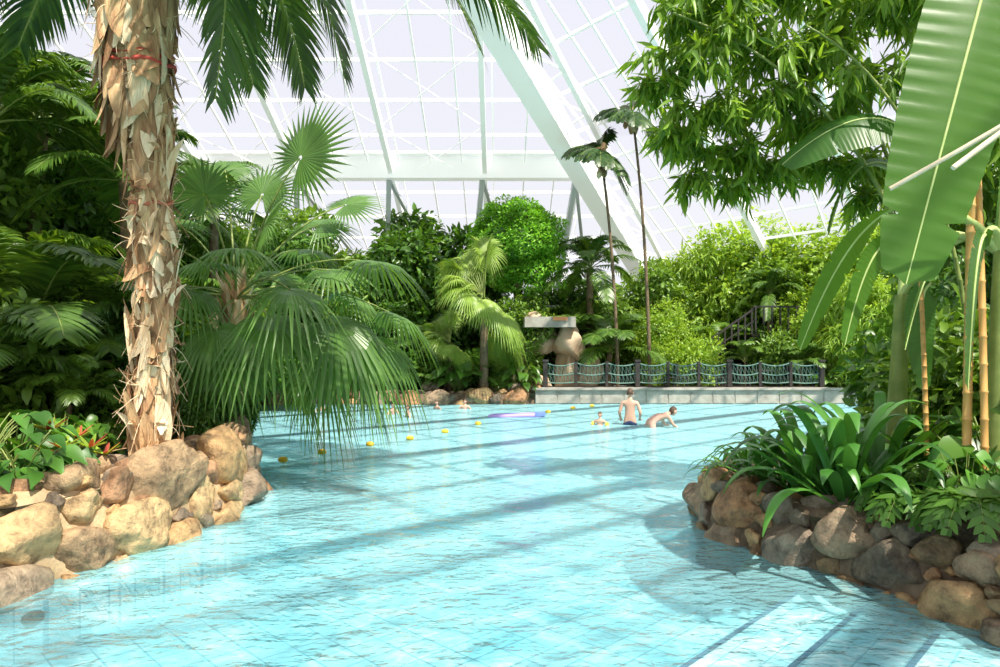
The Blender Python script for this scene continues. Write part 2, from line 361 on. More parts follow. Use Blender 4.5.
# ------------------------------------------------ land
Lb=[(-5.2,0),(-4.6,4),(-4.2,5.5),(-3.9,6.2),(-3.6,7.2),(-3.42,8.3),(-3.6,9.4),(-4.5,11.0),(-6.3,14.8),(-10.,24.7)]
prism('garden_bed',Lb+[(-30,24.7),(-30,0)],-1,.66,M['soil'])
Rb=[(5.2,2.2),(3.95,3.4),(3.55,4.5),(3.5,5.1),(3.18,5.8),(2.72,6.5),(2.38,7.3),(2.45,8.0),(3.3,8.8),(5.2,9.4),(9,11),(16,14)]
prism('garden_bed',Rb+[(30,14),(30,2.2)],-1,.45,M['soil'])
prism('ground',[(-60,24.75),(60,24.75),(60,90),(-60,90)],-1.2,.42,M['soil'])
prism('ground_outdoor',[(-120,-60),(120,-60),(120,160),(-120,160)],-1.6,-1.3,M['grass'])
prism('terrace_floor',[(1.5,25.3),(14,25.3),(14,31),(1.5,31)],.40,.47,M['paving'])
def offs(pts,d):
    out=[]
    for i,p in enumerate(pts):
        a=pts[max(i-1,0)];b=pts[min(i+1,len(pts)-1)]
        t=np.array(b,float)-np.array(a,float); t/=np.linalg.norm(t); out.append((p[0]+t[1]*d,p[1]-t[0]*d))
    return out
led=Lb[:8]; prism('pool_ledge',led+offs(led,.45)[::-1],-.6,-.05,M['tilew'])

def ico(sub):
    bm=bmesh.new(); bmesh.ops.create_icosphere(bm,subdivisions=sub,radius=1)
    v=np.array([x.co[:] for x in bm.verts]); f=np.array([[q.index for q in x.verts] for x in bm.faces]); bm.free(); return v,f
I3=ico(4); I2=ico(2)
RT=[]
for k in range(10):
    v=I3[0].copy(); sd=np.array([k*7.3,1.1*k,3.])
    u=v.copy(); rad=np.ones(len(u))*1.15
    rp=random.Random(k)
    for q in range(11):
        nn=nrm(np.array([rp.gauss(0,1),rp.gauss(0,1),rp.gauss(0,1)])); h=rp.uniform(.66,.95); dd=u@nn
        lim=np.where(dd>.05,h/np.maximum(dd,.05),9); rad=np.minimum(rad,lim)
    rad=rad+np.array([noise.noise(Vector(x*1.2+sd))*.16+noise.noise(Vector(x*3.5+sd))*.06+noise.noise(Vector(x*8+sd))*.025 for x in u])
    RT.append(u*rad[:,None]*1.05)
def rock(mb,c,size,ang,mat=0,r=None,tilt=.25,spin=0):
    k=random.randrange(10); R=(Matrix.Rotation(ang,3,'Z')@Matrix.Rotation(spin,3,'Y')@Matrix.Rotation(random.uniform(-tilt,tilt),3,'X'))
    Mx=np.array(R)@np.diag([size[0]/2,size[1]/2,size[2]/2])
    mb.add(RT[k]@Mx.T+np.asarray(c),I3[1],mat,random.random() if r is None else r)
def rockwall(pts,ztop,sizes,inset=.1,batter=.12,zlow=-.12,rx=1.35):
    mb=MB(); pts=np.array(pts,float); seg=np.linalg.norm(np.diff(pts,axis=0),axis=1); cum=np.concatenate([[0],np.cumsum(seg)]); tot=cum[-1]
    def at(s):
        s=min(max(s,0),tot-1e-3); i=int(np.searchsorted(cum,s,'right')-1); f=(s-cum[i])/seg[i]
        p=pts[i]*(1-f)+pts[i+1]*f; t=(pts[i+1]-pts[i])/seg[i]; return p,t
    n=int(tot*14); rows_=[(-.5,batter),(0,batter),(.3*ztop,batter*.75),(.6*ztop,batter*.4),(ztop*.88,0),(ztop*.95,-.12),(ztop-.1,-.4)]
    G=np.zeros((n,len(rows_),3))
    for i in range(n):
        p,t=at(tot*i/(n-1)); nn=np.array([t[1],-t[0]])
        for j,(z,o) in enumerate(rows_):
            q=p+nn*(o-.04+.05*noise.noise(Vector((p[0]*2.5,p[1]*2.5,j*1.3)))); G[i,j]=(q[0],q[1],z+.04*noise.noise(Vector((p[0]*3,p[1]*3,9))))
    mb.grid(G,1,.5)
    placed=[]
    for (sz,tries) in sizes:
        for _ in range(int(tries*tot)):
            w_=sz*random.uniform(.85,1.15); s=random.uniform(0,tot); z=random.uniform(zlow,ztop-w_*.22)
            if all(((s-a)/rx)**2+(z-b)**2>(.50*(w_+c_)*.80)**2 for a,b,c_ in placed): placed.append((s,z,w_))
    for s,z,w_ in placed:
        p,t=at(s); nn=np.array([t[1],-t[0]]); o=batter*(1-max(z,0)/ztop)-inset*w_*1.2+random.uniform(-.02,.03)
        q=p+nn*o; rock(mb,(q[0],q[1],z),(w_*rx*1.0,w_*.9,w_*random.uniform(.9,1.05)),math.atan2(t[1],t[0])+random.uniform(-.15,.15),0,None,.3,random.uniform(-.45,.45))
    s=0
    while s<tot:
        w_=random.uniform(.16,.42)*max(sizes[0][0]/.45,.8); p,t=at(s+w_/2); nn=np.array([t[1],-t[0]]); q=p-nn*random.uniform(.08,.30)
        rock(mb,(q[0],q[1],ztop-.06+random.uniform(-.03,.06)),(w_*1.1,w_*.85,w_*.6),math.atan2(t[1],t[0])+random.uniform(-.5,.5)); s+=w_*random.uniform(.8,1.3)
    return mb
mb=rockwall(Lb[1:9],.80,[(.62,7),(.44,12),(.29,25),(.19,60),(.12,60)],.14,.22)
for i in range(20):
    k=1+i%7; a=np.array(Lb[k]);b=np.array(Lb[k+1]); p=a+(b-a)*random.random(); rock(mb,(p[0]-random.uniform(.2,.7),p[1]+random.uniform(-.1,.2),.74),(random.uniform(.2,.55),random.uniform(.2,.4),random.uniform(.15,.3)),random.random()*3)
mb.build('rock_retaining_wall',[M['rockL'],M['mortar']])  # mortared rock wall retaining the left garden bed
mb=rockwall(Rb[0:11][::-1],.56,[(.46,8),(.34,16),(.24,30),(.15,60),(.10,40)],.12,.14)
for i in range(20):
    k=1+i%7; a=np.array(Rb[k]);b=np.array(Rb[k+1]); p=a+(b-a)*random.random(); rock(mb,(p[0]+random.uniform(.15,.5),p[1]+random.uniform(0,.3),.52),(random.uniform(.2,.42),random.uniform(.2,.35),random.uniform(.15,.3)),random.random()*3)
mb.build('rock_retaining_wall',[M['rock'],M['mortarD']])  # mortared rock wall retaining the right garden bed
mb=rockwall([(-10.3,24.5),(-6,24.7),(-2,24.5),(1.3,24.8)],.42,[(.7,2),(.45,5),(.3,8)],.1,.15,0)
for i in range(6): rock(mb,(random.uniform(-3,1.8),random.uniform(25,26),.55),(random.uniform(.4,.9),.6,random.uniform(.3,.5)),random.random()*3)
mb.build('rock_retaining_wall',[M['rock'],M['mortarD']])  # low rock wall holding the far bank

mb=MB(); mb.box((7.6,24.9,.1),(12.6,.5,.86),0); mb.box((7.6,24.85,.56),(12.8,.62,.08),0)
for i in range(15): mb.box((1.7+i*.82,24.64,.27),(.76,.03,.46),0)
mb.build('stone_ledge',[M['ledge']])
mb=MB(); px=np.arange(1.7,12.2,1.15)
for i,x in enumerate(px):
    big=i%3==0
    mb.box((x,25.0,1.06),(.17 if big else .10,.17 if big else .10,1.02),0)
    if big: mb.box((x,25.0,1.6),(.22,.22,.08),0)
for a,b in zip(px[:-1],px[1:]):
    for z,sg in ((1.52,.12),(1.15,.10),(.80,.05)):
        t=np.linspace(0,1,9); pts=np.stack([a+(b-a)*t,np.full(9,25.),z-sg*4*t*(1-t)],-1); mb.tube(pts,.026,5,1,.5,False)
    mb.box(((a+b)/2,25,.62),(b-a,.05,.05),0)
    for k in range(1,8):
        t=k/8; x=a+(b-a)*t; s=4*t*(1-t); mb.tube([(x,25,1.52-.12*s),(x+.05,25,.80-.05*s)],.010,4,1,.5,False)
    for k in range(0,7):
        t=k/8; x=a+(b-a)*t; s=4*t*(1-t); mb.tube([(x,25,1.52-.12*s),(x+(b-a)*.25,25,.80)],.008,4,1,.5,False)
mb.build('rope_net_fence',[M['dark'],M['rope']])

mb=MB()
rock(mb,(2.75,26.6,2.35),(1.2,1.5,1.5),.2,0,.4); rock(mb,(2.65,26.7,1.1),(.75,1.1,2.2),.2,0,.45); rock(mb,(1.7,27.0,2.35),(1.9,1.4,.95),.1,0,.5); rock(mb,(.75,26.9,1.1),(.9,1.2,2.0),.1,0,.2)
rock(mb,(3.6,27,1.0),(1.2,1.2,1.4),.5,0,.6); rock(mb,(1.6,26.3,.7),(.8,.7,.6),.1,0,.3)
slab=np.array([(.95,25.6),(2.9,25.5),(3.0,26.9),(.8,27)])
v=[(x,y,z) for z in (2.88,3.28) for x,y in slab]; mb.add(v,np.array([[0,1,2,3],[4,5,6,7],[0,1,5,4],[1,2,6,5],[2,3,7,6],[3,0,4,7]]),1,.5,False)
mb.box((1.65,27.9,1.2),(2.2,.3,2.2),2)
mb.box((2.3,25.5,3.2),(.55,.08,.14),3); rock(mb,(1.3,26.3,3.35),(.7,.6,.3),.2,0,.8)
mb.build('rock_cave',[M['tan'],M['ledge'],M['soil'],M['orange']])
mb=MB()
for k in range(7): mb.box((8.6+k*.28,28.5,1.0+k*.22),(.3,1.6,.08),0)
for k in range(0,8): mb.box((8.5+k*.28,27.7,1.6+k*.22),(.06,.06,1.2),0)
mb.beam((8.4,27.7,2.2),(10.6,27.7,3.75),.07,.07,0); mb.beam((8.4,27.7,1.7),(10.6,27.7,3.25),.05,.05,0)
mb.box((11.4,28.5,2.6),(1.9,1.8,.12),0)
for k in range(6): mb.box((10.6+k*.34,27.65,3.2),(.06,.06,1.2),0)
mb.beam((10.5,27.65,3.8),(12.4,27.65,3.8),.07,.07,0)
for x in(10.6,12.2): mb.box((x,28.5,1.5),(.14,.14,2.2),0)
mb.build('timber_staircase',[M['dark']])
for (x,y) in ((6.0,26.4),(8.0,26.6),(10.4,26.4)):
    mb=MB(); mb.tube([(x,y,1.17),(x,y,1.21)],[.42,.42],20,0); mb.tube([(x,y,.5),(x,y,1.17)],.04,8,0); mb.tube([(x,y,.47),(x,y,.51)],[.25,.2],12,0)
    mb.build('cafe_table',[M['dark']])
    for s in (-1,1):
        mb=MB(); cx=x+s*.75
        mb.box((cx,y,.92),(.42,.42,.05),0); mb.box((cx+s*.2,y,1.22),(.05,.42,.5),0)
        for a in(-.18,.18):
            for b in(-.18,.18): mb.box((cx+a,y+b,.69),(.045,.045,.44),0)
        mb.build('terrace_chair',[M['dark']])

# ------------------------------------------------ roof
hx=lambda y:-.3+(y-22)*8.3/16
zA=lambda y:22.3-.4*y
zC=lambda x,y:18.67-.31*x-.239*y
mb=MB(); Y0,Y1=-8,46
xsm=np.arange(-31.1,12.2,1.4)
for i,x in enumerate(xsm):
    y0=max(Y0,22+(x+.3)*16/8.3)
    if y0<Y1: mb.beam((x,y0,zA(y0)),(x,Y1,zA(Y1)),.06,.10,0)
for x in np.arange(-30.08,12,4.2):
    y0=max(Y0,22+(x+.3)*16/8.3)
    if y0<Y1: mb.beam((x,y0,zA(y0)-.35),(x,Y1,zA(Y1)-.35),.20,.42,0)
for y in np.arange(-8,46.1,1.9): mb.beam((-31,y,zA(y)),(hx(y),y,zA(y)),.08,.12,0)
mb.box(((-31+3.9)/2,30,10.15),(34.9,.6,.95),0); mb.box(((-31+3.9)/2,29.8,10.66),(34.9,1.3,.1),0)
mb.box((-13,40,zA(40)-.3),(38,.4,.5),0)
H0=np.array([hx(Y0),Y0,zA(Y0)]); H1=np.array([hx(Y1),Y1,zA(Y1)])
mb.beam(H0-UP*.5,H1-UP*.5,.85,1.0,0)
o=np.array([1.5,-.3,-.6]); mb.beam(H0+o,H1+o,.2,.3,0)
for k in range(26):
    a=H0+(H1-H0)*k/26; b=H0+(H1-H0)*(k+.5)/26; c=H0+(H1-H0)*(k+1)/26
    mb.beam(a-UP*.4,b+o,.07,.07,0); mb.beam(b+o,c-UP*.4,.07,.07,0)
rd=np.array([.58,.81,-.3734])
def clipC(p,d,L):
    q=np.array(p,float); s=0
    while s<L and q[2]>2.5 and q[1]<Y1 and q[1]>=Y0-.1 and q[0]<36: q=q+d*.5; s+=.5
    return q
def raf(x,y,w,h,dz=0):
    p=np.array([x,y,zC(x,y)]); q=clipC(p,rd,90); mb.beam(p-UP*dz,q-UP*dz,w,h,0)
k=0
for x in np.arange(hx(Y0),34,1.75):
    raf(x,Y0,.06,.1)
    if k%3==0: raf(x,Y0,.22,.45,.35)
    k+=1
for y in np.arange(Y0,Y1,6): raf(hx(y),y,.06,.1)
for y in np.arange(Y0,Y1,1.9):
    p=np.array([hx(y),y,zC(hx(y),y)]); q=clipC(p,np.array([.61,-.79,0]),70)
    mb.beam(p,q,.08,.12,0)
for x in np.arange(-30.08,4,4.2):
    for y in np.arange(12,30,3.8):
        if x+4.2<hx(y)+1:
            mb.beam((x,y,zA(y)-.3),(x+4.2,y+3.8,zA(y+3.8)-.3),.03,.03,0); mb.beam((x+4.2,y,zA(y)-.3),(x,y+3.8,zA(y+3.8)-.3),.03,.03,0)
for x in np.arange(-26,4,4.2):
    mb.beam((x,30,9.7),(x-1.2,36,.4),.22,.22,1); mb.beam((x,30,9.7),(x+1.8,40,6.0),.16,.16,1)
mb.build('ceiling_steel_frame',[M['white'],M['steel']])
m,nt,out=newmat('roof_glass'); L=nt.links
tr=N(nt,'ShaderNodeBsdfTransparent'); tr.inputs[0].default_value=(.95,.95,.97,1)
df=N(nt,'ShaderNodeBsdfTranslucent'); df.inputs[0].default_value=(.9,.9,.93,1)
m1=N(nt,'ShaderNodeMixShader'); m1.inputs[0].default_value=.03; L.new(tr.outputs[0],m1.inputs[1]); L.new(df.outputs[0],m1.inputs[2]); L.new(m1.outputs[0],out.inputs[0])
mb=MB(); e=.08
mb.add([(-31,Y0,zA(Y0)+e),(hx(Y0),Y0,zA(Y0)+e),(hx(Y1),Y1,zA(Y1)+e),(-31,Y1,zA(Y1)+e)],np.array([[0,1,2,3]]),0,.5,False)
mb.add([(hx(Y0),Y0,zC(hx(Y0),Y0)+e),(36,Y0,zC(36,Y0)+e),(36,Y1,max(zC(36,Y1),-2)+e),(hx(Y1),Y1,zC(hx(Y1),Y1)+e)],np.array([[0,1,2,3]]),0,.5,False)
mb.build('ceiling_glass',[m])
mb=MB(); mb.box((-9,46.2,2.2),(46,.3,3.6),0); mb.build('wall_back',[M['ledge']])

# ------------------------------------------------ plant prototypes
def proto_tree(name,h,R,n,tpl,size,m,nb=9,droop=.2,low=.15):
    mb=MB(); tr=bez((0,0,0),(.15,.1,h*.5),(0,0,h*.8),8); mb.tube(tr,np.linspace(.16,.05,8),8,1)
    for i in range(nb):
        f=low+(1-low)*(i+.5)/nb; a=i*2.4; rr=R*.65*math.sqrt(max(.1,1-(f-.45)**2*2.2))
        c=np.array([math.cos(a)*rr,math.sin(a)*rr,f*h*.88]); s=R*random.uniform(.42,.62)
        mb.tube(bez(tr[min(7,int(f*6))],(c*.5+np.array([0,0,f*h*.5])),c,6),np.linspace(.05,.015,6),5,1,.5,False)
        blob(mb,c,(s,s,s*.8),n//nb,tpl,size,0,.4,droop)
    return mb.mesh(name,[m,M['bark']])
PT={}
PT['tree_dark']=(proto_tree('t1',6,2.2,9000,TP_B,.30,M['broad']),6)
PT['tree_mid']=(proto_tree('t2',6,2.2,10000,TP_B,.25,M['mid']),6)
PT['tree_bright']=(proto_tree('t3',6,2.2,11000,TP_T,.20,M['bright'],13),6)
PT['bam']=(proto_tree('t4',6,2.1,12000,TP_L,.38,M['bright'],14,.7),6)
PT['bamd']=(proto_tree('t5',6,2.1,13000,TP_L,.42,M['mid'],12,.6),6)
def proto_shrub(name,h,R,n,tpl,size,m,droop=.2):
    mb=MB()
    for i in range(6):
        a=i*1.05; c=np.array([math.cos(a)*R*.4,math.sin(a)*R*.4,h*(.35+.25*(i%2))])
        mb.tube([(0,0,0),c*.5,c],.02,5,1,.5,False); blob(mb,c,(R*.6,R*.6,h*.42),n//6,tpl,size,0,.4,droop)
    return mb.mesh(name,[m,M['bark']])
PT['shrub_dark']=(proto_shrub('s1',2,1.2,2600,TP_B,.26,M['broad']),2)
PT['shrub_mid']=(proto_shrub('s2',2,1.2,3000,TP_B,.2,M['mid']),2)
PT['shrub_bright']=(proto_shrub('s3',2,1.2,3200,TP_T,.17,M['bright']),2)
def proto_big(name,m,n=60,h=1.6,ls=.5):
    mb=MB()
    for i in range(n):
        a=rng.random()*6.28; rr=rng.random()**.5*.8; z=h*(.35+.65*rng.random())*(1-.35*rr)
        p=np.array([math.cos(a)*rr,math.sin(a)*rr,z]); mb.tube(bez((p[0]*.15,p[1]*.15,0),(p[0]*.4,p[1]*.4,z*.7),p,5),.012,4,1,.5,False)
        D=np.array([[math.cos(a),math.sin(a),-.35]]); mb.inst(TP_H[0],TP_H[1],frames(D,UP[None]+rng.normal(size=(1,3))*.3,[ls*(.7+.5*rng.random())]),p[None],0)
    return mb.mesh(name,[m,M['stem']])
PT['bigleaf']=(proto_big('b1',M['broad']),1.6)
PT['bigleaf_b']=(proto_big('b2',M['strap']),1.6)
def proto_palm(name,h,L,nf,leaf,m,seed,trunk=.1,el=(20,80),dn=46):
    mb=MB(); rs=random.Random(seed)
    tr=bez((0,0,0),(.2,0,h*.5),(0,0,h),10); mb.tube(tr,np.linspace(trunk*1.3,trunk,10),9,2)
    for i in range(nf):
        a=i*2.4+rs.random()*.3; e=math.radians(rs.uniform(*el)); l=L*rs.uniform(.8,1.1)
        d=np.array([math.cos(a)*math.cos(e),math.sin(a)*math.cos(e),math.sin(e)])
        p0=np.array([0,0,h]); p1=p0+d*l*.6; p2=p0+np.array([math.cos(a),math.sin(a),0])*l*(.35+.6*math.cos(e))+UP*l*(math.sin(e)*.9-.45)
        frond(mb,bez(p0,p1,p2,14),leaf,dn,0,.03,.4)
    return mb.mesh(name,[m,M['stem'],M['bark']])
PT['areca']=(proto_palm('p1',1.2,2.6,18,.6,M['pinn'],1),3.4)
PT['areca_b']=(proto_palm('p2',1.4,2.6,18,.6,M['mid'],2),3.6)
PT['palm_tall']=(proto_palm('p3',4.5,2.6,20,.6,M['pinn'],3,.14,(-5,75)),6.0)
def proto_fan(name,h,nf,R,pet,m,seed,el=(-35,75)):
    mb=MB(); rs=random.Random(seed); mb.tube([(0,0,0),(0,0,h*.5),(0,0,h)],[.17,.14,.12],9,2)
    for i in range(nf):
        a=i*2.4; e=math.radians(el[0]+(el[1]-el[0])*((i*.618)%1)); p=pet*rs.uniform(.8,1.1)
        hub=np.array([math.cos(a)*math.cos(e),math.sin(a)*math.cos(e),math.sin(e)])*p+UP*h
        fan_leaf(mb,(0,0,h),hub,R*rs.uniform(.8,1.1),.5,0,1,rb=-.05,nor=UP*.6+np.array([math.cos(a),math.sin(a),0])*.8+rng.normal(size=3)*.2)
    return mb.mesh(name,[m,M['stem'],M['bark']])
PT['fanp']=(proto_fan('f1',2.2,34,.9,1.25,M['fanb'],4,(-60,80)),3.5)
PT['fand']=(proto_fan('f2',2.0,22,.95,1.2,M['fan'],5),3.4)
NM=dict(tree_dark='tropical_tree',tree_mid='ficus_tree',tree_bright='feathery_tree',bam='bamboo_clump',bamd='bamboo_clump',shrub_dark='evergreen_shrub',shrub_mid='leafy_shrub',shrub_bright='leafy_shrub',bigleaf='philodendron_plant',bigleaf_b='philodendron_plant',areca='areca_palm',areca_b='areca_palm',palm_tall='feather_palm',fanp='fan_palm',fand='fan_palm')
def put(kind,px,pyt,d,g=.42,wf=1.0):
    me,h=PT[kind]; top=W(px,pyt,d); s=(top[2]-g)/h
    place(me,NM[kind],(top[0],d,g-.03),(s*wf,s*wf,s),random.random()*6.28)
GL=.66
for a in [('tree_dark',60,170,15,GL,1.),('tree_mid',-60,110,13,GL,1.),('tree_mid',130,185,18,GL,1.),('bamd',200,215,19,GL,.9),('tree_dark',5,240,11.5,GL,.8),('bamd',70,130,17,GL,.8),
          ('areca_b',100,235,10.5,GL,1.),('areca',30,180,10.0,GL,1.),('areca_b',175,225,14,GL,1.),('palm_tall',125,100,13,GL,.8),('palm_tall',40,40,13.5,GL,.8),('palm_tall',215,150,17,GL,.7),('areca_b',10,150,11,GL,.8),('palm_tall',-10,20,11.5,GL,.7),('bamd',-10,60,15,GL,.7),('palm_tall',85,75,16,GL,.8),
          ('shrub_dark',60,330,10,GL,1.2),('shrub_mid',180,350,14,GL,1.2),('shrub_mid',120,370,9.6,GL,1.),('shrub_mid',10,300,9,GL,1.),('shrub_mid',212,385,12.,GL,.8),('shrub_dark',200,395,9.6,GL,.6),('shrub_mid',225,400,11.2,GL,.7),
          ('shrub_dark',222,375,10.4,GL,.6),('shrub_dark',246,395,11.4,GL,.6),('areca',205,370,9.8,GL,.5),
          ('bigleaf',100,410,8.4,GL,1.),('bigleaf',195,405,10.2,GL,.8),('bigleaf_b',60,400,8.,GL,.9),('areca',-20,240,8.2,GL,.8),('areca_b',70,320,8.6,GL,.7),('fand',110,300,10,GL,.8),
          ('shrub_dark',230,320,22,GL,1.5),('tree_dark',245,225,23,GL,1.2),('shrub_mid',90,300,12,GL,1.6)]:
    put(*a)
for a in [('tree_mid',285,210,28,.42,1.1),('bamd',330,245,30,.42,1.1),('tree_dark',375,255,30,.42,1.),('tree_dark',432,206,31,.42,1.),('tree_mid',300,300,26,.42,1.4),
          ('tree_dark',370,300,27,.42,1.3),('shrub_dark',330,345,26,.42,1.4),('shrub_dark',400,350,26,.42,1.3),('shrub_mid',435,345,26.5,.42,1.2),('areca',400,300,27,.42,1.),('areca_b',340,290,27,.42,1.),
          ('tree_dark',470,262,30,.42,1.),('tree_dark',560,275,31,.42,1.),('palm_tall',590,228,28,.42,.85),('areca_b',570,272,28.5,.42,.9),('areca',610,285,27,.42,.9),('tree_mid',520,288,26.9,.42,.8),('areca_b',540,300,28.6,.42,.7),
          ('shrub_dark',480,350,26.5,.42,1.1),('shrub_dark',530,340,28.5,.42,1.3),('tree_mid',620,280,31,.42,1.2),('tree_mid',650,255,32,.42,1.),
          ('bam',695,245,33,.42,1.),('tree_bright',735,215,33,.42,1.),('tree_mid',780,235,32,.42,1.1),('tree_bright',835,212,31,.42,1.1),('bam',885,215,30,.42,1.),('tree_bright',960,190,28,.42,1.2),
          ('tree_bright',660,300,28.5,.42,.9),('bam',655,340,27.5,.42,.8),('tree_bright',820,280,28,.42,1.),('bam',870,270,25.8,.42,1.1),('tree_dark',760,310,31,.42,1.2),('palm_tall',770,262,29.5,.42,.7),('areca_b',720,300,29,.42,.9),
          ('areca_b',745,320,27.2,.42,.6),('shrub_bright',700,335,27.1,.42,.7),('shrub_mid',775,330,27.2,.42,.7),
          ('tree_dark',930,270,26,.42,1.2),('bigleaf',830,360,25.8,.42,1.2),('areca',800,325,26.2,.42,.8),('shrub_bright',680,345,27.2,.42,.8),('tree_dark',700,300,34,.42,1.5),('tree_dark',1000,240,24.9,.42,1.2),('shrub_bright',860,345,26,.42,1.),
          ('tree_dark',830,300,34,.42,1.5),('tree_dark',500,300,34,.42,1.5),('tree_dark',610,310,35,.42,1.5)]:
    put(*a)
for x in np.arange(-12,1,.8): put(random.choice(['shrub_dark','shrub_mid','bigleaf','areca']),500+x/25.3*F,random.uniform(345,374),25.3)
for a in [('shrub_dark',930,310,9,.45,.8),('tree_dark',1010,200,10,.45,.7),('shrub_mid',960,340,8,.45,1.),('bigleaf',940,400,7.,.45,.9),('tree_mid',1010,60,12,.45,.7),
          ('bigleaf_b',965,430,5.6,.45,.6),('bigleaf',1000,380,6.,.45,.9),('shrub_mid',910,390,8.5,.45,.7),('shrub_mid',1010,300,7.5,.45,.9),('bigleaf',895,420,7.8,.45,.7),
          ('areca',930,430,5.7,.3,.45)]:
    put(*a)
for (px,py,d,k,s) in [(484,302,24.95,'fanp',1.05),(450,345,25.4,'fanp',.65)]:
    me,h=PT[k]; p=W(px,py,d); sc=(p[2]-.4)/2.2; place(me,'fan_palm',(p[0],d,.4),(s,s,sc),1.0)
for (px,py,d,bx,up) in [(632,112,25.9,650,.45),(600,150,25.9,618,.1)]:
    top=W(px,py,d); b=W(bx,350,d); b[2]=.42; mb=MB()
    tr=bez(b,(b[0]-.1,d,top[2]*.6),top,14); mb.tube(tr,np.linspace(.075,.045,14),8,3)
    for i in range(22):
        a=i*2.4; e=math.radians(-50+130*((i*.618)%1)); l=1.75
        h_=np.array([math.cos(a),math.sin(a),0]); dv=h_*math.cos(e)+UP*math.sin(e)
        frond(mb,bez(top,top+dv*l*.6,top+dv*l*.8-UP*l*.35+h_*.1,9),.42,26,0,.045,.45,fwd=.8)
    for i in range(10): rock(mb,top+rng.normal(size=3)*np.array([.1,.1,.3])-UP*.5,(.22,.22,.4),0,2)
    mb.build('slender_palm',[M['date'],M['stem'],M['fib'],M['bark']])
c=W(517,243,27.5); mb=MB()
mb.tube(bez((c[0]+.3,27.5,.4),(c[0],27.5,3),c,8),np.linspace(.25,.15,8),9,1)
for (ox,oz,rx,rz,n) in [(0,0,1.95,1.75,13000),(-.2,.45,1.6,1.4,6000),(.5,-.2,1.5,1.3,6000),(.3,-1.2,1.5,1.0,5000),(-.7,-.5,1.25,1.3,4000)]:
    blob(mb,c+np.array([ox,0,oz]),(rx*.93,rx*.93,rz*.93),n,TP_T,.13,0,.84,.1)
v=I2[0]*np.array([1.5,1.5,1.35])+c; mb.add(v,I2[1],2)
mb.build('clipped_ball_tree',[M['topi'],M['bark'],M['broad']])

# ------------------------------------------------ main palm
ctrl=[(153,465),(150,400),(157,330),(150,240),(153,170),(143,100),(137,40),(133,-30),(135,-100)]
tp=np.array([W(a,b,7.5) for a,b in ctrl]); tp[0,2]=.55
t=np.linspace(0,1,len(tp)); tt=np.linspace(0,1,60); tr=np.stack([np.interp(tt,t,tp[:,k]) for k in range(3)],-1)
mb=MB(); rad=np.interp(tt,[0,.03,.1,.4,.6,.68,.8,1],[.27,.21,.16,.17,.19,.30,.38,.42])
rad=rad*(1+.07*np.sin(tt*120)); mb.tube(tr,rad,14,2,.25)
ns=560
for i in range(ns):
    f=rng.random(); k=f*59; k0=min(int(k),58); c=tr[k0]+(tr[k0+1]-tr[k0])*(k-k0); R=np.interp(f,tt,rad)
    big=f>.62
    a=rng.random()*6.28; o=np.array([math.cos(a),math.sin(a),0]); s=np.array([-math.sin(a),math.cos(a),0])
    l=rng.uniform(.3,.85)*(1.3 if big else 1); up=1 if rng.random()<.4 else -1
    p0=c+o*R*.93; p1=p0+UP*up*l*.6+o*rng.uniform(.0,.06)+s*rng.uniform(-.1,.1); p2=p0+UP*up*l*(.95 if rng.random()<.75 else .5)+o*rng.uniform(.02,.13)+s*rng.uniform(-.2,.2)
    strip(mb,bez(p0,p1,p2,7),rng.uniform(.06,.20)*(1.4 if big else 1),s+o*rng.uniform(-.5,.5),2,rng.random(),.3,3,prof=np.array([.9,1,1,.9,.75,.5,.08]))
for i in range(420):
    f=rng.random(); c=tr[int(f*59)]; R=np.interp(f,tt,rad); a=rng.random()*6.28; o=np.array([math.cos(a),math.sin(a),0])
    p0=c+o*R; p2=p0+o*rng.uniform(.05,.26)+UP*rng.uniform(-.35,.2)+rng.normal(size=3)*.05
    mb.tube(bez(p0,p0+o*.1,p2,5),np.linspace(.006,.002,5),4,2,rng.random(),False)
for py,wd,mm in ((66,.3,3),(60,.3,3),(214,.25,4)):
    f=np.interp(py,[-100,465],[1,0]); k=int(f*59); c=tr[k]; rr=rad[k]+.03
    a=np.linspace(0,2*np.pi,25); mb.tube(np.stack([c[0]+np.cos(a)*rr,c[1]+np.sin(a)*rr,c[2]+.05*np.sin(a)+.02*np.sin(5*a)],-1),.022,6,mm,.5,False)
crown=tr[-1]
def cf(mb,mid,tip,L,n=80,sag=.6,w=.03): frond(mb,bez(crown,mid,tip,20),L,n,0,w,sag,stemr=.035,start=.08)
for mid,tip,L in [((-2.6,7.2,8.2),(-2.95,6.9,4.6),.7),((-2.5,8.4,8.4),(-2.0,8.6,5.5),.75),((-1.5,7.0,8.3),(-.2,6.9,5.1),.8),((-1.2,8,8.0),(.5,8.6,5.9),.75),
                  ((-5.6,7.0,8.2),(-5.7,7.3,5.7),.65),((-5.4,8.6,8.0),(-6.5,9,6.1),.7),((-4.5,5.4,8.7),(-3.9,4.6,6.0),.7),((-4.2,9.6,8.6),(-4.0,10.8,6.3),.8),
                  ((-6.2,6.2,8.6),(-7.2,5.6,6.4),.8),((-3.2,9.3,8.4),(-2.9,9.9,5.9),.75),((-2.6,6.2,8.8),(-1.8,5.2,6.3),.75)]:
    cf(mb,mid,tip,L)
mb.build('date_palm',[M['date'],M['stem'],M['fib'],M['redcloth'],M['string']])

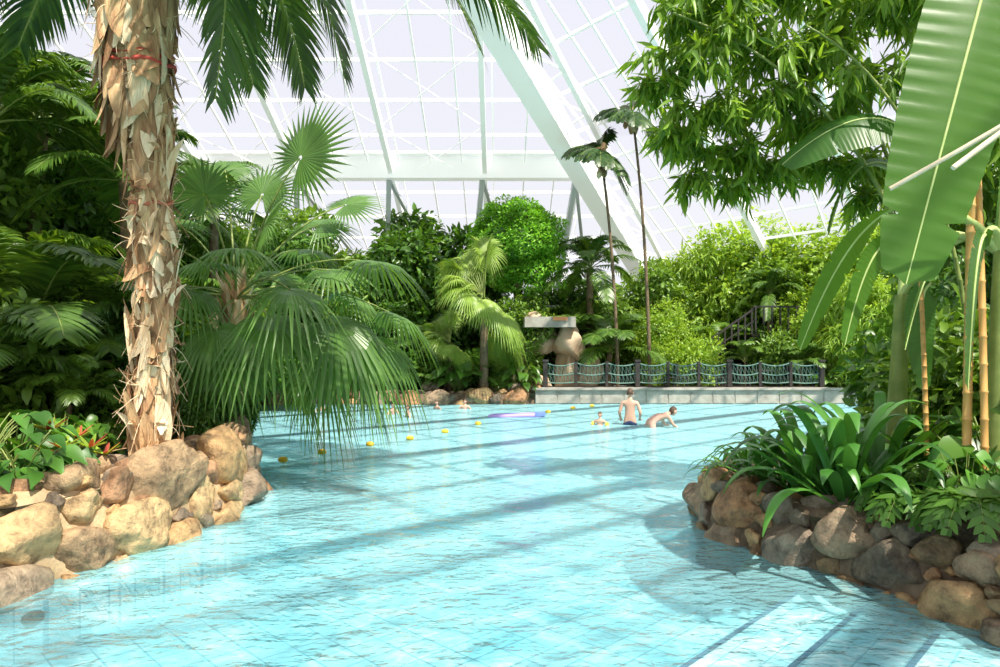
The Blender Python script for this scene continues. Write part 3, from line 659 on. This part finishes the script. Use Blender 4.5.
# ------------------------------------------------ fan palm by the left bank
D0=11; c=W(236,300,D0); mb=MB()
mb.tube(bez((c[0]-.1,D0,.6),(c[0]-.05,D0,1.8),c,8),np.linspace(.22,.16,8),10,2)
for i in range(60):
    a=rng.random()*6.28; o=np.array([math.cos(a),math.sin(a),0]); z=rng.uniform(-1.6,.1); p0=c+UP*z+o*.14
    strip(mb,bez(p0,p0+UP*.2+o*.05,p0+UP*.45+o*.2,5),.09,np.array([-o[1],o[0],0]),2,rng.random())
FC=np.array([0,-1,.35])
for (px,py,dd,R,dr,fc) in [(300,158,-.3,1.15,.05,1),(262,195,.6,.9,.15,1),(205,195,-.4,.8,.3,1),(345,205,.8,.8,.2,.5),(372,262,-.2,1.0,.7,0),(395,315,.9,.95,.9,0),(335,325,-1.0,1.15,1.0,.4),
    (270,320,-1.3,1.05,1.0,.4),(215,330,-1.1,.9,1.,.4),(160,290,-.2,.95,.8,0),(130,315,.6,.95,.9,.3),(175,225,.9,.9,.5,.4),(385,345,.3,.95,1.2,.3),(300,250,1.6,.9,.6,.3),(150,250,1.6,.9,.6,.2),(320,365,.2,1.0,1.2,.3),(250,350,.9,.9,1.,.3),(350,295,1.4,.95,.9,.2),(225,170,1.6,.9,.3,.6),
    (190,350,-.4,.9,1.1,.4),(290,290,-1.6,.95,.9,0),(235,250,-1.5,.8,.6,0),(360,375,1.3,.95,1.2,.3),(300,385,1.2,.9,1.2,.3),(210,265,-1.,.8,.6,.2),(320,225,1.2,.85,.4,.5),(355,340,-.9,1.,1.2,.3),(225,355,-.9,.9,1.2,.3),(265,225,-.2,.85,.4,.6),(330,270,.4,1.,.6,.5),(280,275,.8,.9,.6,.5),(190,290,-.9,.85,.9,.3)]:
    hub=W(px,py,D0+dd); fan_leaf(mb,c,hub,R,dr,0,1,nor=UP*(1-fc*.6)+FC*fc+rng.normal(size=3)*.12,lift=.22)
mb.build('fan_palm',[M['fan'],M['stem'],M['fib']])

mb=MB()
for (px,py,d,n,s) in [(15,430,6.6,50,.9),(-20,420,6.3,50,.9),(50,470,6.7,30,.5),(5,468,6.2,30,.5),(20,445,6.2,30,.7)]:
    b=W(px,py,d); b[2]=.66
    for i in range(n):
        a=rng.random()*6.28; rr=rng.random()**.5*.42*s/.8; z=.66+s*(.15+.65*rng.random()); p=np.array([b[0]+math.cos(a)*rr,b[1]+math.sin(a)*rr,z])
        mb.tube(bez(b,(b[0]+math.cos(a)*rr*.3,b[1]+math.sin(a)*rr*.3,z*.8+.1),p,5),.008,4,1,.5,False)
        mb.inst(TP_H[0]*np.array([.8,1,1]),TP_H[1],frames(np.array([[math.cos(a),math.sin(a)-.3,-.25]]),UP[None]+rng.normal(size=(1,3))*.3,[.2+.1*rng.random()]),p[None],0)
mb.build('pothos_plant',[M['strap'],M['stem']])
mb=MB()
for (px,py,d) in [(48,430,6.6),(62,448,6.5),(90,448,6.9),(76,438,7.0),(104,455,7.0),(50,455,6.4)]:
    b=W(px,py,d)
    mb.tube([(b[0],b[1],.64),b],.01,4,1)
    for i in range(18):
        a=i*.9; e=.3+.6*rng.random(); dr=np.array([math.cos(a),math.sin(a),e]); strip(mb,bez(b,b+dr*.08,b+dr*.17-UP*.02,5),.045,np.array([-math.sin(a),math.cos(a),0]),0 if i%3==0 else 2,rng.random())
mb.build('croton_plant',[M['red'],M['stem'],M['bright']])

# ------------------------------------------------ strap leaf plants on the right bank
def straps(name,spots,m):
    mb=MB()
    for (px,d,n,L,wd,g,e0) in spots:
        b=W(px,0,d); b[2]=g
        for i in range(n):
            a=i*2.4+rng.random()*.4; e=math.radians(rng.uniform(e0,85)); l=L*rng.uniform(.7,1.1)
            h=np.array([math.cos(a),math.sin(a),0]); dr=h*math.cos(e)+UP*math.sin(e)
            p0=b+h*.05; p1=p0+dr*l*.75; p2=p0+h*l*(.30+.55*math.cos(e))+UP*l*(math.sin(e)*.9-.30-.25*rng.random())
            strip(mb,bez(p0,p1,p2,12),wd,np.array([-math.sin(a),math.cos(a),0]),0,rng.random(),.25,3,prof=np.array([.45,.6,.75,.88,.97,1,1,.95,.85,.68,.42,.05]))
    return mb.build(name,[m])
straps('crinum_lily',[(845,6.3,36,1.75,.12,.5,32),(808,6.7,26,1.45,.11,.5,30),(880,6.7,28,1.75,.11,.5,40)],M['lily'])
straps('spider_lily',[(765,7.3,28,1.05,.07,.5,25),(745,7.8,20,.8,.06,.5,20),(785,7.2,16,.9,.06,.5,25)],M['lily'])
straps('spider_lily',[(727,7.8,20,.45,.055,.5,15)],M['mid'])
mb=MB()
for (px,py,d,n,l) in [(915,495,5.7,16,.42),(975,500,5.1,14,.4),(940,470,6.2,14,.45),(895,485,5.9,12,.35)]:
    b=W(px,py,d)
    b[2]=max(b[2],.6)
    for i in range(n):
        a=i*2.4; h=np.array([math.cos(a),math.sin(a),0]); frond(mb,bez(b-UP*.1,b+h*l*.5+UP*.22,b+h*l-UP*.18,9),.17,10,0,.03,.25,stemr=.006)
mb.build('split_leaf_philodendron',[M['broad'],M['stem']])

# ------------------------------------------------ banana plants
mb=MB()
def ban(s0,p0,p1,p2,wd,side,n=90,tears=3,r=.5,drop=.2,ripple=.003,full=.45):
    s0=np.asarray(s0,float); p0=np.asarray(p0,float)
    pet=bez(s0,(s0+p0)/2+UP*.25-(p1-p0)*.15,p0,10); mb.tube(pet,np.linspace(.045,.022,10),7,1,.5,False)
    path=bez(p0,p1,p2,n); t=np.linspace(0,1,n); prof=np.clip(np.sin(np.pi*(.05+.93*t**.9)),.0,1)**full; prof[-1]=.03; prof[-2]=.2
    for k in range(tears):
        q=rng.integers(8,n-6); prof[q]*=rng.uniform(.4,.8)
    strip(mb,path,wd,side,0,r+.16*np.repeat(rng.random(n),9)-.08,.10,9,prof,ripple,drop)
    mb.tube(path,np.linspace(.018,.005,n),6,1,.5,False)
for (x,y,h) in ((4.35,5.9,2.9),(4.9,6.6,3.4),(4.3,7.3,2.6)):
    mb.tube(bez((x,y,.4),(x+.05,y,h*.5),(x+.1,y,h),8),np.linspace(.13,.07,8),10,2)
S1=(4.45,5.9,2.85)
ban(S1,W(1015,-130,5.2),W(965,60,4.9),W(906,284,4.8),.74,(1,-.10,.30),tears=1,r=.4,drop=0,full=.34,ripple=.007)
ban(S1,W(905,205,5.9),W(850,215,6.0),W(800,350,6.0),.34,(.9,.3,.4),r=.6)
ban(S1,W(900,240,6.4),W(870,230,6.4),W(845,345,6.3),.30,(.9,.3,.3),r=.5)
ban(S1,W(945,250,6.2),W(925,260,6.1),W(905,350,5.8),.26,(.6,.7,.2),r=.2)
ban((4.4,7.3,2.6),W(905,130,7.6),W(860,95,7.6),W(782,165,7.8),.60,(0,.6,.8),r=.0,drop=.5)
ban((4.4,7.3,2.6),W(900,170,8.2),W(850,140,8.2),W(828,235,8.2),.5,(.5,.6,.4),r=.05)
ban((5.0,6.6,3.4),W(1080,-60,6.4),W(1000,-140,6.),W(930,10,5.4),.6,(.6,.5,0),r=.5)
ban((5.0,6.6,3.4),W(1060,90,6.4),W(1030,60,6.2),W(1000,300,6.0),.45,(1,.3,0),r=.3)
ban(S1,W(985,235,5.6),W(975,235,5.4),W(968,390,5.2),.28,(.7,.6,.2),r=.1)
ban((4.4,7.3,2.6),W(930,285,7.),W(915,290,7.),W(925,390,7.0),.35,(1,.1,.2),r=.1)
mb.build('banana_plant',[M['banana'],M['rib'],M['stem']])

# ------------------------------------------------ bamboo, right
mb=MB()
def culm(p0,p1,p2,r0,r1,mt=2,n=26):
    path=bez(p0,p1,p2,n); rad=np.linspace(r0,r1,n)
    pp=[];rr=[]
    for i in range(n):
        pp.append(path[i]); rr.append(rad[i]*1.0)
        if i<n-1:
            d=path[i+1]-path[i]; pp+= [path[i]+d*.04,path[i]+d*.08,path[i]+d*.12]; rr+=[rad[i]*1.18,rad[i]*1.18,rad[i]]
    mb.tube(pp,rr,8,mt,rng.random()); return path
culm((W(965,440,5.9)[0],5.9,.45),W(972,200,5.9),W(975,-150,5.9),.038,.03)
culm((W(985,440,5.7)[0],5.7,.45),W(985,200,5.9),W(960,-150,6.3),.03,.025)
culm((W(928,445,6.3)[0],6.3,.45),W(925,350,6.3),W(918,230,6.3),.025,.018)
culm((5.4,8.0,.4),(5.2,8,5),(2.2,8.5,6.3),.035,.012,1)
culm((5.8,8.6,.4),(5.4,8.6,6),(2.9,9.0,7.4),.035,.012,1)
culm((6.0,9.6,.4),(5.8,9.6,6),(3.9,9.6,5.7),.035,.012,1)
culm((5.3,7.4,.4),(5.3,7.4,4.6),(3.4,7.4,5.6),.03,.010,1)
def spray(c,spread,nb,nl,size):
    c=np.asarray(c,float)
    for i in range(nb):
        a=rng.random()*6.28; l=rng.uniform(.4,1)*spread; h=np.array([math.cos(a),math.sin(a)*.9,0])
        p=bez(c+rng.normal(size=3)*.15,c+h*l*.6+UP*l*.25,c+h*l-UP*l*rng.uniform(.1,.75),10)
        mb.tube(p,np.linspace(.008,.002,10),4,1,.5,False)
        k=rng.random(nl)*.85+.15; idx=(k*9); i0=np.clip(idx.astype(int),0,8); P=p[i0]+(p[i0+1]-p[i0])*(idx-i0)[:,None]
        P=P+rng.normal(size=(nl,3))*.04
        T=nrm(p[i0+1]-p[i0]); D=T*.5+rng.normal(size=(nl,3))*.55-UP*.55
        mb.inst(TP_L[0]*np.array([1.15,1,1]),TP_L[1],frames(D,UP+rng.normal(size=(nl,3))*.6,size*(.6+.7*rng.random(nl))),P,0)
for (px,py,d,sp,nb) in [(690,50,8.6,.8,12),(700,110,8.8,.7,11),(740,30,8.5,.9,14),(760,100,8.8,.9,14),(800,50,8.5,1.,16),(830,120,9,.8,13),(850,20,8.4,1,16),(880,80,8.,.9,15),(735,150,9,.6,10),
    (720,0,8.6,.9,13),(790,-20,8.5,1,15),(860,-30,8.2,1,15),(930,-10,7.8,1,15),(675,10,8.8,.6,8),(870,160,9,.6,10),(680,135,9,.5,9),(960,60,8,.9,14),(820,165,9.3,.5,8),(770,165,9,.5,8),(700,175,9.2,.35,5),(990,140,7.5,.7,12),(730,185,9.2,.3,4),(875,195,9,.45,7),(665,80,8.8,.4,6)]:
    spray(W(px,py,d),sp,nb,32,.28)
mb.build('bamboo_clump',[M['bamboo'],M['stem'],M['culm']])
mb=MB(); mb.tube([W(890,189,4.6),W(960,150,4.45),W(1060,92,4.3)],.016,8,0); mb.tube([W(953,168,4.3),W(1000,133,4.3),W(1060,90,4.3)],.018,8,0)
mb.tube([W(1060,92,4.3),(3.8,4.3,.5)],.03,8,0)
mb.build('leaning_canes',[M['cane']])

# ------------------------------------------------ pool toys and rope
mb=MB(); fl=[(283,462),(322,454),(370,446),(410,440),(445,433),(478,425),(548,413),(573,409),(592,407)]
pts=[]
for px,py in fl:
    d=CH*F/(py-HY); p=np.array([(px-500)/F*d,d,.02]); pts.append(p-UP*.05)
    mb.add(I2[0]*np.array([.09,.06,.06])+p+UP*.02,I2[1],0)
mb.tube(pts,.006,5,1,.5,False); mb.build('float_rope_line',[M['yel'],M['rope']])
mb=MB(); c=W(515,417,20); c[2]=.03
for k in range(3): mb.tube(np.array([c+np.array([x,(k-1)*.16,.0+.02*math.sin(x*2)]) for x in np.linspace(-.8,.8,10)]),.07*np.array([.5,1,1,1,1,1,1,1,1,.5]),9,0 if k%2 else 1)
mb.box(c+np.array([.75,0,.06]),(.3,.5,.08),0); mb.build('air_mattress',[M['blue'],M['pink']])

# ------------------------------------------------ people
def skinmesh(name,verts,edges,rad,m,parent,levels=2):
    me=bpy.data.meshes.new(name); me.from_pydata([tuple(v) for v in verts],edges,[]); o=place(me,name,parent=parent)
    me.materials.append(m)
    sk=o.modifiers.new('Skin','SKIN'); 
    sv=me.skin_vertices[0].data if me.skin_vertices else None
    if sv is None:
        bpy.context.view_layer.objects.active=o; bpy.ops.mesh.customdata_skin_add(); sv=me.skin_vertices[0].data
    for i,r_ in enumerate(rad):
        sv[i].radius=r_ if isinstance(r_,tuple) else (r_,r_); sv[i].use_root=(i==0)
    sk.use_smooth_shade=True
    ss=o.modifiers.new('Sub','SUBSURF'); ss.levels=levels; ss.render_levels=levels
    return o
def head(parent,c,yaw,pitch,s,hairlen=.0):
    R=np.array(Matrix.Rotation(yaw,3,'Z')@Matrix.Rotation(pitch,3,'X')); mb=MB()
    v=I3[0].copy(); x,y,z=v[:,0],v[:,1],v[:,2]
    X=x*.078*(1-.22*np.clip(-z,0,1)**1.5); Y=y*.098; Z=z*.115
    Y=Y+.022*np.exp(-((x/.16)**2+((z+.12)/.16)**2))*(y>0)
    Y=Y-.010*(np.exp(-(((np.abs(x)-.36)/.16)**2+((z-.08)/.13)**2)))*(y>0)
    Y=Y+.008*np.exp(-((x/.3)**2+((z+.85)/.2)**2))*(y>0)
    def put_(v,f,m): mb.add((v*s)@R.T+np.asarray(c),f,m)
    put_(np.stack([X,Y,Z],-1),I3[1],0)
    for sx in(-1,1):
        put_(I2[0]*np.array([.012,.022,.032])+np.array([sx*.08,-.005,-.005]),I2[1],0)
        put_(I2[0]*.011+np.array([sx*.029,.083,.010]),I2[1],2)
    put_(I2[0]*np.array([.024,.008,.007])+np.array([0,.088,-.050]),I2[1],3)
    hv=I3[0].copy(); keep=I3[1]; ok=(hv[:,2]>.35)|(hv[:,1]<-.05-.2*np.clip(hv[:,2]*-1,0,1)); ok&=(hv[:,2]>-.55-hairlen)
    fc=keep[ok[keep].all(1)]; nz=np.array([noise.noise(Vector(q*6))*.05 for q in hv])
    put_(hv*np.array([.086,.106,.122])*(1+nz)[:,None]+np.array([0,-.004,.004]),fc,1)
    mb.build('head',[M['skin'],M['hairb'],M['eye'],M['lip']],parent)
def hand(parent,w,dr,s,thumb):
    dr=nrm(dr); side=nrm(np.cross(dr,UP if abs(dr[2])<.9 else np.array([0,1.,0]))); nn=np.cross(side,dr); mb=MB(); w=np.asarray(w)
    v=I2[0]; mb.add(w+dr*.045*s+(v[:,0:1]*side*.042+v[:,1:2]*dr*.05+v[:,2:3]*nn*.016)*s,I2[1],0)
    for k,l in enumerate((.066,.078,.072,.056)):
        p=w+(dr*.082+side*(-.030+.02*k))*s; mb.tube([p-dr*.02*s,p,p+dr*l*.45*s+nn*.006*s,p+dr*l*.8*s+nn*.02*s,p+dr*l*.95*s+nn*.034*s],np.array([.008,.009,.0085,.008,.005])*s,6,0)
    p=w+(dr*.03-side*thumb*.035)*s; mb.tube([p,p+(-side*thumb*.03+dr*.02)*s,p+(-side*thumb*.045+dr*.05)*s],np.array([.011,.010,.006])*s,6,0)
    mb.build('hand',[M['skin']],parent)
def person(name,loc,yaw,J,s,suit,hyaw,hpitch,hairlen=0,top=False):
    e=bpy.data.objects.new(name,None); scene.collection.objects.link(e); e.location=loc; e.rotation_euler=(0,0,yaw); 
    e.empty_display_size=.1
    J={k:np.array(v,float)*s for k,v in J.items()}
    order=['pelvis','waist','chest','neck','skull','shL','elL','wrL','shR','elR','wrR','hipL','knL','anL','toL','hipR','knR','anR','toR']
    ed=[(0,1),(1,2),(2,3),(3,4),(2,5),(5,6),(6,7),(2,8),(8,9),(9,10),(0,11),(11,12),(12,13),(13,14),(0,15),(15,16),(16,17),(17,18)]
    rad=[(.135,.10),(.125,.095),(.15,.11),.058,.055,.062,.043,.028,.062,.043,.028,.088,.058,.038,.028,.088,.058,.038,.028]
    rad=[tuple(np.array(r_)*s) if isinstance(r_,tuple) else r_*s for r_ in rad]
    skinmesh('body',[J[k] for k in order],ed,rad,M['skin'],e)
    tl=J['knL']*.55+J['hipL']*.45; tr_=J['knR']*.55+J['hipR']*.45
    vs=[J['pelvis'],J['pelvis']*.55+J['waist']*.45,J['hipL'],tl,J['hipR'],tr_]; es=[(0,1),(0,2),(2,3),(0,4),(4,5)]; rr=[(.15*s,.118*s),(.142*s,.112*s),.102*s,.092*s,.102*s,.092*s]
    if top: vs.append(J['chest']); es.append((1,6)); rr.append((.158*s,.12*s))
    skinmesh('swimwear',vs,es,rr,suit,e)
    hc=J['skull']+nrm(J['skull']-J['neck'])*.085*s
    head(e,hc,hyaw,hpitch,s,hairlen)
    hand(e,J['wrL'],J['wrL']-J['elL'],s,1); hand(e,J['wrR'],J['wrR']-J['elR'],s,-1)
    return e
ST=dict(pelvis=(0,0,.95),waist=(0,0,1.12),chest=(0,.0,1.34),neck=(0,-.01,1.50),skull=(0,.0,1.58),shL=(-.185,0,1.42),elL=(-.27,-.02,1.14),wrL=(-.25,.16,.98),shR=(.185,0,1.42),elR=(.27,-.02,1.14),wrR=(.24,.18,.99),
  hipL=(-.1,0,.9),knL=(-.12,.03,.5),anL=(-.12,-.02,.08),toL=(-.14,.14,.03),hipR=(.1,0,.9),knR=(.12,.03,.5),anR=(.12,-.02,.08),toR=(.14,.14,.03))
person('standing_man',(3.47,17.8,-.86),math.radians(-15),ST,1.03,M['shorts'],0,-.2)
BD=dict(ST); BD.update(waist=(0,.14,1.02),chest=(0,.36,1.10),neck=(0,.50,1.14),skull=(0,.57,1.17),shL=(-.17,.40,1.10),elL=(-.22,.5,.86),wrL=(-.15,.66,.78),shR=(.17,.40,1.10),elR=(.22,.52,.88),wrR=(.16,.68,.80))
person('bending_woman',(3.90,17.3,-.83),math.radians(-75),BD,1.02,M['suit'],0,-.2,.3,True)
KD=dict(ST); KD.update(wrL=(-.45,.1,1.12),elL=(-.34,.0,1.2),wrR=(.45,.1,1.12),elR=(.34,0,1.2))
def wade(name,px,pyw,s,yaw,suit,J=KD,vis=.33):
    d=CH*F/(pyw-HY); return person(name,((px-500)/F*d,d,vis-1.79*s),yaw,J,s,suit,0,0,.2,True)
kid=wade('wading_child',600,425,.66,2.6,M['suit'],KD,.36)
mb=MB()
for sx in(-1,1):
    a=np.linspace(0,6.28,14); c0=np.array([sx*.30,0,1.25])*.66; mb.tube(np.stack([c0[0]+.0*a,c0[1]+np.cos(a)*.055,c0[2]+np.sin(a)*.055],-1),.035,7,0)
mb.build('armband',[M['yel']],kid)
wade('swimmer',465,409,.66,2.9,M['suit'],KD,.34); wade('swimmer',408,417,.64,2.,M['shorts'],KD,.36); wade('swimmer',393,414,.64,4.,M['suit'],KD,.36); wade('swimmer',322,411,.66,3.4,M['shorts'],KD,.34)
wade('swimmer',437,409,.64,2.4,M['shorts'],KD,.30)
